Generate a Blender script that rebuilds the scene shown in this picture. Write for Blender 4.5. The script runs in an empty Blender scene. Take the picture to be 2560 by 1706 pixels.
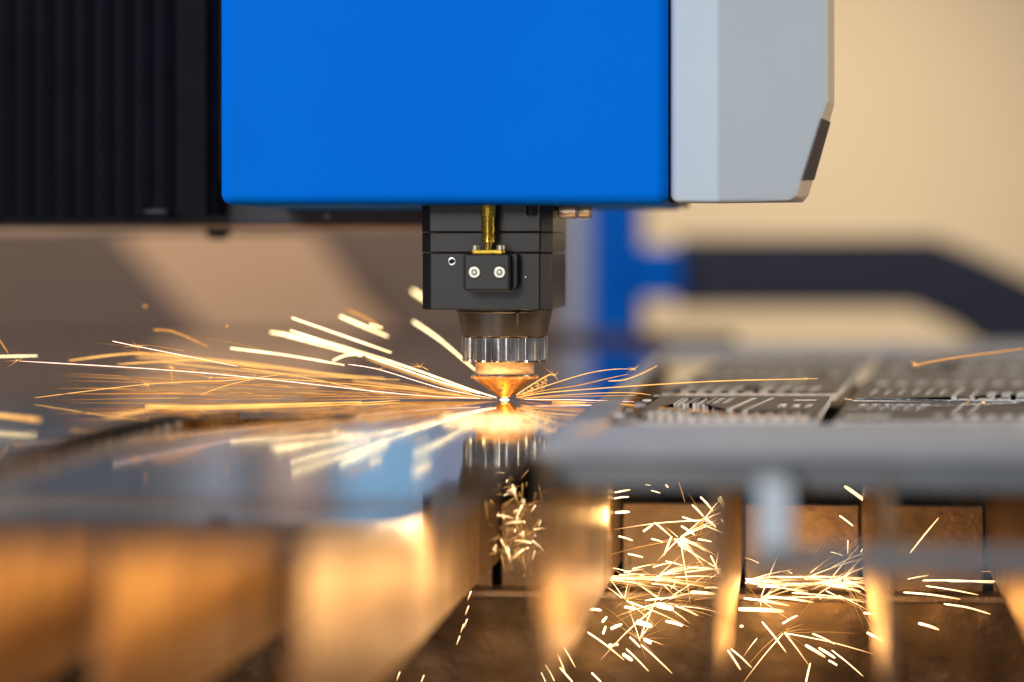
import bpy, math, random
from mathutils import Vector
random.seed(7)
S = 0.001                      # everything below is written in millimetres
sc = bpy.context.scene
COL = sc.collection

# ------------------------------------------------------------------ camera
YAW = math.radians(5.8)
FPX = 100 / 36 * 2560          # focal length in photo pixels
F = Vector((-math.sin(YAW), math.cos(YAW), 0)); R = Vector((math.cos(YAW), math.sin(YAW), 0)); Z = Vector((0, 0, 1))
D0, HCAM, HOR = 1333.0, 71.25, 620.0
C = -F * D0 + R * (18 * D0 / FPX) + Z * HCAM
cam = bpy.data.cameras.new('camera'); camo = bpy.data.objects.new('camera', cam); COL.objects.link(camo)
camo.location = C * S; camo.rotation_euler = (math.pi / 2, 0, YAW)
cam.lens = 100; cam.sensor_width = 36; cam.shift_y = -(853 - HOR) / 2560
cam.clip_start = 0.02; cam.clip_end = 60
cam.dof.use_dof = True; cam.dof.focus_distance = 1.308; cam.dof.aperture_fstop = 2.7
cam.dof.aperture_blades = 0
sc.camera = camo
DF = 1308.0

# ------------------------------------------------------------------ world, lamps, exposure
w = bpy.data.worlds.new('World'); sc.world = w; w.use_nodes = True
w.node_tree.nodes['Background'].inputs[0].default_value = (0.80, 0.86, 1.0, 1)
w.node_tree.nodes['Background'].inputs[1].default_value = 0.11
sc.view_settings.view_transform = 'Standard'; sc.view_settings.look = 'None'
sc.view_settings.exposure = 0; sc.view_settings.gamma = 1
sc.cycles.use_denoising = True
sc.cycles.max_bounces = 8; sc.cycles.glossy_bounces = 5; sc.cycles.diffuse_bounces = 3
sc.cycles.sample_clamp_indirect = 6; sc.cycles.caustics_reflective = False; sc.cycles.caustics_refractive = False
sc.cycles.use_adaptive_sampling = False

def area(name, loc, to, size, power, col, sy=None):
    l = bpy.data.lights.new(name, 'AREA'); l.energy = power; l.color = col
    l.shape = 'RECTANGLE'; l.size = size * S; l.size_y = (sy or size) * S
    o = bpy.data.objects.new(name, l); COL.objects.link(o)
    o.location = Vector(loc) * S
    o.rotation_euler = (Vector(to) - Vector(loc)).to_track_quat('-Z', 'Y').to_euler()
    return o
def point(name, loc, power, col, rad=3):
    l = bpy.data.lights.new(name, 'POINT'); l.energy = power; l.color = col; l.shadow_soft_size = rad * S
    o = bpy.data.objects.new(name, l); COL.objects.link(o); o.location = Vector(loc) * S
    return o
area('workshop_lamp', (-1500, -1700, 1500), (0, 0, 120), 1300, 37, (0.86, 0.93, 1.0))
area('front_fill', (-500, -2300, 650), (0, 0, 40), 500, 16, (1.0, 0.95, 0.88))  # fill added behind the camera to brighten screws, cut edges and cover
area('low_front_fill', (-270, -2300, -70), (0, 0, 60), 420, 0.8, (0.95, 0.97, 1.0), 130)  # fill added low so its reflection lightens the head block's face
area('side_lamp', (1500, 250, 500), (60, 0, 60), 700, 14, (1.0, 0.84, 0.64))
sl = bpy.data.lights.new('background_lamp', 'SPOT'); sl.energy = 360; sl.color = (1.0, 0.87, 0.70); sl.spot_size = math.radians(32); sl.spot_blend = 1.0; sl.shadow_soft_size = 0.25
slo = bpy.data.objects.new('background_lamp', sl); COL.objects.link(slo); slo.location = (-0.5, 1.5, 1.7)
slo.rotation_euler = (Vector((0.13, 4.2, 0.12)) - Vector((-0.5, 1.5, 1.7))).to_track_quat('-Z', 'Y').to_euler()
area('hall_lamp', (-700, 700, 1700), (-500, 1600, 0), 700, 30, (1.0, 0.86, 0.72))

# ------------------------------------------------------------------ pixel rays
def rdir(px, py): return F + R * ((px - 1280) / FPX) + Z * ((HOR - py) / FPX)
def atD(px, py, D): return C + rdir(px, py) * D
def onz(px, py, z=0.0):
    d = rdir(px, py); return C + d * ((z - C.z) / d.z)
def onv(px, py, v):
    d = rdir(px, py); return C + d * ((v - C.y) / d.y)
def onu(px, py, u):
    d = rdir(px, py); return C + d * ((u - C.x) / d.x)
CU = C.x

# ------------------------------------------------------------------ materials
def mat(name, base, metal=0.0, rough=0.5, var=0.0, rvar=0.0, scale=80, stretch=(1, 1, 1), bump=0.0, bscale=None, spec=0.5, base2=None, coat=0.0):
    m = bpy.data.materials.new(name); m.use_nodes = True
    nt = m.node_tree; b = nt.nodes['Principled BSDF']
    b.inputs['Metallic'].default_value = metal; b.inputs['Roughness'].default_value = rough
    b.inputs['Base Color'].default_value = (*base, 1); b.inputs['Specular IOR Level'].default_value = spec
    b.inputs['Coat Weight'].default_value = coat
    tc = nt.nodes.new('ShaderNodeTexCoord'); mp = nt.nodes.new('ShaderNodeMapping'); mp.inputs['Scale'].default_value = stretch
    nt.links.new(tc.outputs['Object'], mp.inputs[0])
    def noise(sc_, det=6):
        n = nt.nodes.new('ShaderNodeTexNoise'); n.inputs['Scale'].default_value = sc_; n.inputs['Detail'].default_value = det
        nt.links.new(mp.outputs[0], n.inputs['Vector']); return n
    if var or base2:
        n = noise(scale); rp = nt.nodes.new('ShaderNodeValToRGB')
        rp.color_ramp.elements[0].position = 0.36; rp.color_ramp.elements[1].position = 0.66
        lo = tuple(max(0, c * (1 - var)) for c in base) if not base2 else base2
        hi = tuple(min(1, c * (1 + var)) for c in base) if not base2 else base
        rp.color_ramp.elements[0].color = (*lo, 1); rp.color_ramp.elements[1].color = (*hi, 1)
        nt.links.new(n.outputs['Fac'], rp.inputs[0]); nt.links.new(rp.outputs[0], b.inputs['Base Color'])
    if rvar:
        n = noise(scale * 2.3); mr = nt.nodes.new('ShaderNodeMapRange')
        mr.inputs['From Min'].default_value = 0.3; mr.inputs['From Max'].default_value = 0.7
        mr.inputs['To Min'].default_value = max(0.01, rough - rvar); mr.inputs['To Max'].default_value = min(1, rough + rvar)
        nt.links.new(n.outputs['Fac'], mr.inputs[0]); nt.links.new(mr.outputs[0], b.inputs['Roughness'])
    if bump:
        n = noise(bscale or scale * 4); bp = nt.nodes.new('ShaderNodeBump'); bp.inputs['Strength'].default_value = bump
        bp.inputs['Distance'].default_value = 0.0008
        nt.links.new(n.outputs['Fac'], bp.inputs['Height']); nt.links.new(bp.outputs[0], b.inputs['Normal'])
    return m
def glow(name, col, strength):
    m = bpy.data.materials.new(name); m.use_nodes = True; nt = m.node_tree
    nt.nodes.remove(nt.nodes['Principled BSDF'])
    e = nt.nodes.new('ShaderNodeEmission'); at = nt.nodes.new('ShaderNodeAttribute'); at.attribute_name = 'spark_glow'
    mx = nt.nodes.new('ShaderNodeMix'); mx.data_type = 'RGBA'
    mx.inputs[6].default_value = (1.0, 0.36, 0.08, 1); mx.inputs[7].default_value = (*col, 1)
    mu = nt.nodes.new('ShaderNodeMath'); mu.operation = 'MULTIPLY'; mu.inputs[1].default_value = strength
    nt.links.new(at.outputs['Fac'], mx.inputs[0]); nt.links.new(at.outputs['Fac'], mu.inputs[0])
    nt.links.new(mx.outputs[2], e.inputs[0]); nt.links.new(mu.outputs[0], e.inputs[1])
    nt.links.new(e.outputs[0], nt.nodes['Material Output'].inputs[0])
    try: m.cycles.emission_sampling = 'NONE'
    except Exception: pass
    return m
M = dict(
    blue=mat('blue_paint', (0.0, 0.20, 0.97), 0, 0.45, var=0.10, scale=3.2, spec=0.02, bump=0.02, bscale=900),
    bluebg=mat('blue_enamel', (0.0, 0.105, 0.52), 0, 0.5, spec=0.05),
    black=mat('black_anodised', (0.012, 0.0108, 0.0105), 0.0, 0.28, var=0.06, scale=40, bump=0.05, bscale=2500, spec=0.5),
    blackcone=mat('brown_black_anodised', (0.050, 0.038, 0.030), 0.15, 0.38, var=0.15, scale=90, stretch=(1, 1, 4), bump=0.05, bscale=2500),
    rubber=mat('bellows_fabric', (0.0036, 0.0036, 0.0075), 0, 0.6, var=0.25, scale=60, bump=0.1, bscale=1500, spec=0.10),
    navy=mat('navy_plastic', (0.009, 0.010, 0.030), 0, 0.6, var=0.2, scale=12),
    dark=mat('dark_steel', (0.018, 0.018, 0.026), 0.2, 0.5, var=0.2, scale=40),
    white=mat('pale_grey_paint', (0.64, 0.73, 0.81), 0, 0.5, var=0.02, scale=10, spec=0.4),
    cream=mat('cream_edge', (0.62, 0.52, 0.40), 0, 0.5),
    insert=mat('brown_insert', (0.05, 0.035, 0.03), 0, 0.5),
    steel=mat('bright_steel', (0.72, 0.71, 0.70), 1, 0.2, var=0.18, rvar=0.1, scale=150, bump=0.05, bscale=1200),
    nut=mat('polished_nut_steel', (0.90, 0.88, 0.86), 1, 0.14, rvar=0.05, scale=60, bump=0.015, bscale=500, base2=(0.62, 0.56, 0.50)),
    brass=mat('brass', (0.78, 0.50, 0.07), 1, 0.2, var=0.15, rvar=0.08, scale=300),
    bronze=mat('nickel_brass', (0.62, 0.50, 0.38), 1, 0.3, var=0.15, scale=300),
    copper=mat('copper', (0.95, 0.46, 0.16), 0.90, 0.21, var=0.12, rvar=0.07, scale=250, bump=0.05, bscale=1500),
    ceramic=mat('ceramic', (0.46, 0.33, 0.21), 0, 0.38, scale=180, base2=(0.26, 0.16, 0.09), stretch=(1, 1, 2)),
    hole=mat('hole_shadow', (0.004, 0.004, 0.004), 0, 0.7),  # near-black that stands in for shade inside holes, sockets and the groove
    screw=mat('stainless_screw', (0.72, 0.68, 0.58), 1, 0.36, var=0.08, scale=400),
    mirror=mat('polished_sheet', (0.48, 0.48, 0.50), 1, 0.05, rvar=0.02, scale=40, stretch=(1, 0.12, 1), bump=0.05, bscale=110),
    sheet=mat('grey_sheet', (0.37, 0.39, 0.43), 0.25, 0.5, var=0.06, rvar=0.06, scale=60, bump=0.08, bscale=700),
    panel=mat('brushed_panel', (0.165, 0.155, 0.165), 0.8, 0.38, var=0.15, rvar=0.08, scale=70, stretch=(0.3, 3, 1), bump=0.05, bscale=500),
    cutedge=mat('fresh_cut_edge', (0.88, 0.87, 0.83), 0.1, 0.4, var=0.2, scale=400),
    slat=mat('rusted_slat', (0.36, 0.25, 0.16), 0.55, 0.42, rvar=0.12, scale=70, stretch=(1, 1, 0.22), bump=0.5, bscale=160, base2=(0.20, 0.13, 0.085)),
    slag=mat('slag_plate', (0.24, 0.165, 0.09), 0.5, 0.36, rvar=0.16, scale=17, bump=0.5, bscale=150, base2=(0.05, 0.035, 0.022)),
    plate=mat('baffle_plate', (0.36, 0.29, 0.23), 0.5, 0.38, rvar=0.1, scale=30, bump=0.55, bscale=420, base2=(0.20, 0.14, 0.10)),
    pit=mat('pit_dark', (0.020, 0.016, 0.013), 0, 0.8),  # near-black pit floor and wall
    rail=mat('grey_rail', (0.20, 0.215, 0.235), 0.3, 0.45, var=0.1, scale=30),
    wall=mat('warm_wall', (0.72, 0.57, 0.38), 0, 0.85, var=0.02, scale=2),
    taupe=mat('taupe_paint', (0.145, 0.092, 0.068), 0, 0.6, var=0.05, scale=4),
    tan=mat('tan_board', (0.58, 0.35, 0.20), 0, 0.6, var=0.05, scale=4),
    refl_slate=mat('slate_reflected', (0.13, 0.155, 0.19), 0, 0.5), refl_navy=mat('navy_reflected', (0.06, 0.08, 0.12), 0, 0.5),  # these six colour the unseen panels that the polished sheet reflects
    refl_grey=mat('blue_grey_reflected', (0.25, 0.29, 0.38), 0, 0.5), refl_pink=mat('rose_brown_reflected', (0.42, 0.32, 0.31), 0, 0.5),
    refl_sky=mat('sky_blue_reflected', (0.22, 0.50, 0.85), 0, 0.5), refl_dusk=mat('dusk_blue_reflected', (0.24, 0.30, 0.50), 0, 0.5),
    darkedge=mat('dark_cut_edge', (0.07, 0.075, 0.085), 0.5, 0.4),
    rust=mat('rust_bar', (0.06, 0.028, 0.016), 0, 0.6, var=0.2, scale=20),
    lilac=mat('lilac_grey_paint', (0.40, 0.41, 0.50), 0, 0.5),
    white_hot=glow('white_hot', (1.0, 0.78, 0.40), 4.8),
    yellow_hot=glow('yellow_hot', (1.0, 0.50, 0.13), 1.9),
    orange_hot=glow('orange_hot', (1.0, 0.41, 0.09), 1.25),
    dim_hot=glow('dim_ember', (1.0, 0.36, 0.10), 0.9),
    soft_hot=glow('golden_ember', (1.0, 0.50, 0.16), 1.0),
    pink_hot=glow('pink_hot', (1.0, 0.64, 0.52), 3.2),
)

# ------------------------------------------------------------------ mesh builder
class MB:
    def __init__(s): s.v = []; s.f = []; s.mi = []; s.h = {}
    def add(s, vs, fs, mi=0):
        n = len(s.v); s.v += [Vector(x) for x in vs]; s.f += [tuple(i + n for i in f) for f in fs]; s.mi += [mi] * len(fs); return s
    def box(s, a, b, ch=0.0):
        (x0, y0, z0), (x1, y1, z1) = a, b
        if ch <= 0:
            return s.add([(x0, y0, z0), (x1, y0, z0), (x1, y1, z0), (x0, y1, z0), (x0, y0, z1), (x1, y0, z1), (x1, y1, z1), (x0, y1, z1)],
                         [(0, 3, 2, 1), (4, 5, 6, 7), (0, 1, 5, 4), (1, 2, 6, 5), (2, 3, 7, 6), (3, 0, 4, 7)])
        return s.prism([(x0 + ch, y0), (x1 - ch, y0), (x1, y0 + ch), (x1, y1 - ch), (x1 - ch, y1), (x0 + ch, y1), (x0, y1 - ch), (x0, y0 + ch)], z0, z1)
    def prism(s, poly, z0, z1):                       # horizontal outline (u, v), vertical extrusion
        n = len(poly)
        vs = [(x, y, z0) for x, y in poly] + [(x, y, z1) for x, y in poly]
        fs = [tuple(range(n - 1, -1, -1)), tuple(range(n, 2 * n))] + [(i, (i + 1) % n, n + (i + 1) % n, n + i) for i in range(n)]
        return s.add(vs, fs)
    def prismv(s, poly, v0, v1):                      # outline (u, z), extruded in depth
        n = len(poly)
        vs = [(x, v0, z) for x, z in poly] + [(x, v1, z) for x, z in poly]
        fs = [tuple(range(n)), tuple(range(2 * n - 1, n - 1, -1))] + [(n + i, n + (i + 1) % n, (i + 1) % n, i) for i in range(n)]
        return s.add(vs, fs)
    def lathe(s, prof, c=(0, 0), n=64, axis='z', off=0.0, rfun=None):
        vs = []; fs = []; k = len(prof)
        for (r, h) in prof:
            for i in range(n):
                a = 2 * math.pi * i / n; rr = r if rfun is None else rfun(r, h, a)
                p, q = rr * math.cos(a), rr * math.sin(a)
                if axis == 'z': vs.append((c[0] + p, c[1] + q, h))
                elif axis == 'x': vs.append((h, c[0] + p, c[1] + q))
                else: vs.append((c[0] + p, h, c[1] - q))
        for j in range(k - 1):
            for i in range(n):
                i2 = (i + 1) % n
                fs.append((j * n + i, j * n + i2, (j + 1) * n + i2, (j + 1) * n + i))
        fs.append(tuple(range(n - 1, -1, -1))); fs.append(tuple(range((k - 1) * n, k * n)))
        return s.add(vs, fs)
    def tube(s, pts, rad, n=5, heat=None):
        pts = [Vector(p) for p in pts]; vs = []; fs = []
        if heat is not None:
            for i in range(len(pts)):
                for k in range(n): s.h[len(s.v) + i * n + k] = heat[i]
        for i, p in enumerate(pts):
            t = (pts[min(i + 1, len(pts) - 1)] - pts[max(i - 1, 0)])
            if t.length < 1e-6: t = Vector((1, 0, 0))
            t.normalize(); up = Vector((0, 0, 1)) if abs(t.z) < 0.9 else Vector((1, 0, 0))
            a = t.cross(up).normalized(); b = t.cross(a)
            r = rad[i] if isinstance(rad, (list, tuple)) else rad
            for k in range(n):
                an = 2 * math.pi * k / n; vs.append(p + a * (r * math.cos(an)) + b * (r * math.sin(an)))
        for i in range(len(pts) - 1):
            for k in range(n):
                k2 = (k + 1) % n; fs.append((i * n + k, i * n + k2, (i + 1) * n + k2, (i + 1) * n + k))
        fs.append(tuple(range(n - 1, -1, -1))); m0 = (len(pts) - 1) * n; fs.append(tuple(range(m0, m0 + n)))
        return s.add(vs, fs)
    def build(s, name, m, parent=None, smooth=False, bevel=0.0, origin=None, seg=2):
        me = bpy.data.meshes.new(name)
        org = Vector(origin) if origin is not None else Vector((0, 0, 0))
        if parent is not None and origin is None: org = Vector(parent.get('_o', (0, 0, 0)))
        me.from_pydata([tuple((v - org) * S) for v in s.v], [], s.f)
        if s.h or (not isinstance(m, (list, tuple)) and m.name.endswith(('hot', 'ember'))):
            at = me.attributes.new('spark_glow', 'FLOAT', 'POINT')
            at.data.foreach_set('value', [s.h.get(i, 1.0) for i in range(len(s.v))])
        ms = m if isinstance(m, (list, tuple)) else [m]
        for x in ms: me.materials.append(x)
        for i, p in enumerate(me.polygons): p.material_index = s.mi[i] if i < len(s.mi) else 0
        o = bpy.data.objects.new(name, me); COL.objects.link(o)
        if parent is not None: o.parent = parent; o['_o'] = tuple(org)
        else: o.location = org * S
        if smooth:
            for p in me.polygons: p.use_smooth = True
            me.set_sharp_from_angle(angle=math.radians(smooth if smooth is not True else 35))
        if bevel:
            b = o.modifiers.new('bevel', 'BEVEL'); b.width = bevel * S; b.segments = seg; b.limit_method = 'ANGLE'; b.angle_limit = math.radians(40)
            b.harden_normals = False
        return o
def tag(o, label, cat, group=None, kind=None):
    if label: o['label'] = label
    if cat: o['category'] = cat
    if group: o['group'] = group
    if kind: o['kind'] = kind
    return o
def thing(name, label, cat, loc=(0, 0, 0), group=None):
    o = bpy.data.objects.new(name, None); COL.objects.link(o); o.location = Vector(loc) * S; o.empty_display_size = 0.01
    o['_o'] = tuple(loc)
    return tag(o, label, cat, group)
def plate(name, outer, holes, ztop, thick, mats, parent=None, origin=(0, 0, 0)):
    """flat plate with real holes, cut from outlines in the sheet plane"""
    cu = bpy.data.curves.new(name, 'CURVE'); cu.dimensions = '2D'; cu.fill_mode = 'BOTH'; cu.extrude = thick / 2 * S
    ox, oy, oz = origin
    for poly in [outer] + holes:
        sp = cu.splines.new('POLY'); sp.points.add(len(poly) - 1); sp.use_cyclic_u = True
        for q, (x, y) in zip(sp.points, poly): q.co = ((x - ox) * S, (y - oy) * S, 0, 1)
    t = bpy.data.objects.new('tmp', cu); COL.objects.link(t)
    dg = bpy.context.evaluated_depsgraph_get(); dg.update()
    me = bpy.data.meshes.new_from_object(t.evaluated_get(dg)); bpy.data.objects.remove(t); bpy.data.curves.remove(cu)
    for v in me.vertices: v.co.z += (ztop - thick / 2 - oz) * S
    me.materials.clear()
    for x in mats: me.materials.append(x)
    for p in me.polygons:
        p.use_smooth = False; p.material_index = 1 if (len(mats) > 1 and abs(p.normal.z) < 0.5) else 0
    me.name = name
    o = bpy.data.objects.new(name, me); COL.objects.link(o)
    if parent is not None: o.parent = parent
    else: o.location = Vector(origin) * S
    return o

# ================================================================== SETTING
WV = 4200
b = MB(); b.box((-2600, WV, -1400), (3600, WV + 60, 2600))
tag(b.build('wall', M['wall']), None, None, kind='structure')

# ================================================================== CUTTING TABLE
SLATS = [CU + o for o in (-383, -324, -265, -206, -147, -88, -29, 30, 89, 148)]
ZB = -80
def slat_mesh(v0, v1):
    b = MB(); pitch = 19.0; n = int((v1 - v0) / (pitch / 2)); th = 1.6
    prof = []
    for i in range(n + 1):
        top = -3.0 if i % 2 else -15.0 + random.uniform(-1.5, 1.5)
        prof.append((v0 + i * pitch / 2 + random.uniform(-1, 1), top - (random.uniform(0, 0.6) if not i % 2 else 0)))
    vs = []; fs = []
    rows = 3
    for (v, t) in prof:
        for k in range(rows + 1):
            z = t + (ZB - t) * k / rows
            vs.append((-th, v, z)); vs.append((th, v, z))
    w2 = 2 * (rows + 1)
    for i in range(len(prof) - 1):
        for k in range(rows):
            a = i * w2 + 2 * k; c = (i + 1) * w2 + 2 * k
            fs.append((a, a + 2, c + 2, c)); fs.append((a + 1, c + 1, c + 3, a + 3))
        a = i * w2; c = (i + 1) * w2; fs.append((a, c, c + 1, a + 1))
        a += 2 * rows; c += 2 * rows; fs.append((a, a + 1, c + 1, c))
    for a in (0, (len(prof) - 1) * w2):
        for k in range(rows): fs.append((a + 2 * k, a + 2 * k + 1, a + 2 * k + 3, a + 2 * k + 2))
    b.add(vs, fs); return b
near_l, near_r = -500, -330
bed = thing('slat_bed', 'bed of toothed brown steel slats standing on edge under both sheets', 'slat bed', (0, 0, ZB))
for i, u in enumerate(SLATS):
    b = slat_mesh(near_l if i < 5 else (-355 if i == 5 else near_r), 560)
    b.v = [v + Vector((u, 0, 0)) for v in b.v]
    b.build('slat', M['slat'], bed)
# baffle behind the sparks: panels between the slats, lower slag plate below
t = thing('spark_baffle', 'slag-crusted brown baffle of upright plates closing the pit behind the sparks', 'baffle', (0, 40, -260))
for i in range(len(SLATS) - 1):
    b = MB(); b.box((SLATS[i] + 2.4, 46, -95), (SLATS[i + 1] - 2.4, 50, -52)); b.build('upper_plate', M['plate'], t, bevel=0.6)
b = MB()
nx, nz = 90, 24
x0, x1 = SLATS[0] - 60, SLATS[-1] + 80
for j in range(nz + 1):
    for i in range(nx + 1):
        b.v.append(Vector((x0 + (x1 - x0) * i / nx, 34 + random.uniform(-0.9, 0.9), -96.5 - 165 * j / nz)))
for j in range(nz):
    for i in range(nx):
        a = j * (nx + 1) + i; b.f.append((a, a + nx + 1, a + nx + 2, a + 1)); b.mi.append(0)
b.box((x0, 35, -262), (x1, 48, -97))
b.build('lower_plate', M['slag'], t, smooth=60)
b = MB(); b.box((x0, 28, -96.4), (x1, 50, -92.6)) 
b.build('ledge', M['plate'], t, bevel=0.8)
b = MB(); b.box((-1200, -700, -330), (1200, 1000, -300)); tag(b.build('pit_floor', M['pit']), None, None, kind='structure')
b = MB(); b.box((-1200, 600, -299), (1200, 620, -30)); tag(b.build('pit_wall', M['pit']), None, None, kind='structure')

# ---- polished sheet with a crescent cut-out
UB = CU - 94.5
vnear = onz(1040, 1345).y
cres = [(-60, 1168), (60, 1124), (180, 1085), (300, 1056), (430, 1036), (600, 1029), (760, 1030), (900, 1036), (870, 1050), (740, 1060), (600, 1070), (460, 1090), (330, 1116), (180, 1158), (60, 1192), (-60, 1226)]
hole = [(p.x, p.y) for p in (onz(x, y) for x, y in cres)]
plate('polished_sheet', [(-900, vnear), (UB - 6, vnear), (UB, vnear + 8), (UB, 840), (-900, 840)], [hole], 0, 3, [M['mirror'], M['darkedge']])
tag(bpy.data.objects['polished_sheet'], 'large polished steel sheet mirroring the sparks under the nozzle', 'sheet')

# ---- grey sheet with its cut parts
vn = onz(1700, 1128).y
q = lambda px, py: tuple(onz(px, py, 1)[:2])
def quad(a, b_, c, d): return [q(*a), q(*b_), q(*c), q(*d)]
big = [q(1655, 892), q(2900, 880), q(2900, 1060), q(1505, 1060)]
plate('grey_sheet', [(UB + 1.5, vn), (UB + 420, vn), (UB + 420, 760), (UB + 1.5, 760)], [[big[3], big[2], big[1], big[0]]], 1, 4, [M['sheet'], M['sheet']])
tag(bpy.data.objects['grey_sheet'], 'matt grey steel sheet margin framing the cut parts', 'sheet')

def cut_part(corners, holes, label, ztop=1.0, thick=4.0, rnd=0.03, name='cut_part'):
    """corners near-left, near-right, far-right, far-left; holes as (s0, s1, t0, t1, shear)"""
    a, b_, c, d = [Vector((x, y, 0)) for x, y in corners]
    def bl(s, t): return (a * (1 - s) + b_ * s) * (1 - t) + (d * (1 - s) + c * s) * t
    pts = []
    for (cs, ct, a0) in ((0, 0, 180), (1, 0, 270), (1, 1, 0), (0, 1, 90)):
        for k in range(5):
            an = math.radians(a0 + 22.5 * k); sx = cs + (rnd if cs == 0 else -rnd) + rnd * math.cos(an); st = ct + (rnd if ct == 0 else -rnd) + rnd * math.sin(an)
            pts.append(tuple(bl(sx, st)[:2]))
    hs = []
    for (s0, s1, t0, t1, sh) in holes:
        hs.append([tuple(bl(s, t_)[:2]) for s, t_ in ((s0, t0), (s0 + sh, t1), (s1 + sh, t1), (s1, t0))])
    cen = bl(0.5, 0.5)
    o = plate(name, pts, hs, ztop, thick, [M['panel'], M['cutedge']], origin=(cen.x, cen.y, ztop - thick))
    return tag(o, label, 'cut part')
# front in-focus panel
H = []
for k in range(6): H += [(0.13 + k * 0.055, 0.148 + k * 0.055, 0.66, 0.9, 0.012), (0.153 + k * 0.055, 0.162 + k * 0.055, 0.66, 0.9, 0.012)]
H += [(0.47, 0.505, 0.42, 0.9, 0.075), (0.565, 0.59, 0.38, 0.9, 0.09)]
H += [(0.80, 0.93, 0.78, 0.83, 0), (0.74, 0.78, 0.50, 0.64, 0), (0.82, 0.86, 0.5, 0.62, 0), (0.89, 0.92, 0.5, 0.62, 0.01)]
for k in range(9): H.append((0.30 + k * 0.075, 0.345 + k * 0.075, 0.16, 0.32, 0.02))
for k in range(4): H.append((0.06 + k * 0.055, 0.09 + k * 0.055, 0.28, 0.46, 0.015))
cut_part(quad((1560, 1052), (2038, 1052), (2078, 990), (1655, 990)), H, 'in-focus cut steel panel with rows of small slots and two long slanted slots')
H = []
for k in range(9): H.append((0.10 + k * 0.09, 0.145 + k * 0.09, 0.08, 0.24, 0.02))
H += [(0.50, 0.535, 0.30, 0.58, 0.05), (0.64, 0.67, 0.30, 0.58, 0.05)]
for k in range(8): H.append((0.08 + k * 0.11, 0.14 + k * 0.11, 0.68, 0.8, 0.02))
cut_part(quad((1648, 984), (2090, 984), (2150, 925), (1760, 925)), H, 'blurred cut steel panel behind the in-focus one with rows of small windows')
H = []
for k in range(8): H.append((0.06 + k * 0.115, 0.11 + k * 0.115, 0.15, 0.42, 0.01)); 
for k in range(7): H.append((0.09 + k * 0.125, 0.15 + k * 0.125, 0.6, 0.8, 0.01))
cut_part(quad((1764, 922), (2153, 922), (2190, 894), (1830, 894)), H, 'farthest cut steel panel of the column, next to the small blue box')
H = []
for k in range(6): H += [(0.06 + k * 0.054, 0.082 + k * 0.054, 0.52, 0.86, 0.012), (0.088 + k * 0.054, 0.096 + k * 0.054, 0.52, 0.86, 0.012)]
H += [(0.50, 0.525, 0.34, 0.9, 0.022), (0.575, 0.597, 0.34, 0.9, 0.022)]
for k in range(5): H.append((0.515 + k * 0.075, 0.56 + k * 0.075, 0.10, 0.26, 0.006))
for k in range(5): H.append((0.04 + k * 0.04, 0.065 + k * 0.04, 0.14, 0.32, 0.01))
H += [(0.43, 0.445, 0.16, 0.32, 0.005), (0.455, 0.47, 0.16, 0.32, 0.005)]
cut_part(quad((2084, 1054), (2640, 1050), (2680, 1004), (2116, 1004)), H, 'cut steel panel with six short slot pairs lying beyond the black gap')
H = []
for k in range(6): H.append((0.07 + k * 0.065, 0.09 + k * 0.065, 0.20, 0.42, 0.01))
H += [(0.46, 0.487, 0.12, 0.5, 0.015), (0.545, 0.565, 0.12, 0.5, 0.015)]
for k in range(5): H.append((0.50 + k * 0.09, 0.555 + k * 0.09, 0.04, 0.10, 0.004))
for k in range(5): H.append((0.62 + k * 0.07, 0.66 + k * 0.07, 0.2, 0.32, 0.004))
for k in range(10): H.append((0.07 + k * 0.09, 0.12 + k * 0.09, 0.62, 0.8, 0.01))
cut_part(quad((2128, 1000), (2660, 1000), (2700, 945), (2165, 945)), H, 'cut steel panel with a row of narrow windows behind the two crossed spark lines')
H = []
for k in range(8): H += [(0.08 + k * 0.11, 0.14 + k * 0.11, 0.14, 0.34, 0.01), (0.08 + k * 0.11, 0.14 + k * 0.11, 0.56, 0.76, 0.01)]
cut_part(quad((2170, 941), (2700, 941), (2740, 892), (2215, 892)), H, 'far cut steel panel with two rows of windows under the dark bent beam')
chips = [(1545, 1040, 6), (1575, 1028, 5), (1600, 1018, 7), (1618, 1004, 5), (1640, 992, 4), (1560, 1052, 8), (1655, 1040, 4), (1668, 985, 5), (1700, 968, 5), (1720, 958, 6)]
for k, (x_, y_, sz) in enumerate(chips):
    c_ = onz(x_, y_, 1.2); n_ = 5 + k % 3; a0 = random.uniform(0, 6)
    poly = [(c_.x + 0.55 * sz * random.uniform(0.5, 1) * math.cos(a0 + 6.283 * i / n_), c_.y + 1.2 * sz * random.uniform(0.5, 1) * math.sin(a0 + 6.283 * i / n_)) for i in range(n_)]
    m_ = MB(); m_.prism(poly, 1.1, 1.1 + random.uniform(0.8, 2.0)); tilt = random.uniform(-0.03, 0.03)
    for v in m_.v: v.z += abs((v.y - c_.y) * tilt)
    tag(m_.build('scrap_chip', M['sheet'] if k % 3 else M['cutedge'], bevel=0.3, origin=(c_.x, c_.y, 1.1)), 'small pale scrap chip lying at the edge of the cut panels', 'scrap chip', 'scrap chips by the cut panels')
# thin spark lines over the right panels, imitated by bright steel wire
for (a, b_, lab) in (((2112, 998), (2562, 1006), 'long thin spark line made as bright steel wire straight across the cut panels'), ((2118, 1022), (2540, 1007), 'thin spark line made as bright steel wire slantwise across the cut panels')):
    p0, p1 = onz(a[0], a[1], 1.9), onz(b_[0], b_[1], 1.9)
    m_ = MB(); m_.tube([p0.lerp(p1, k / 6) + Vector((0, 0, 0.25 * math.sin(k))) for k in range(7)], 0.55, 6)
    tag(m_.build('spark_wire', M['steel'], smooth=True), lab, 'wire')

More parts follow.
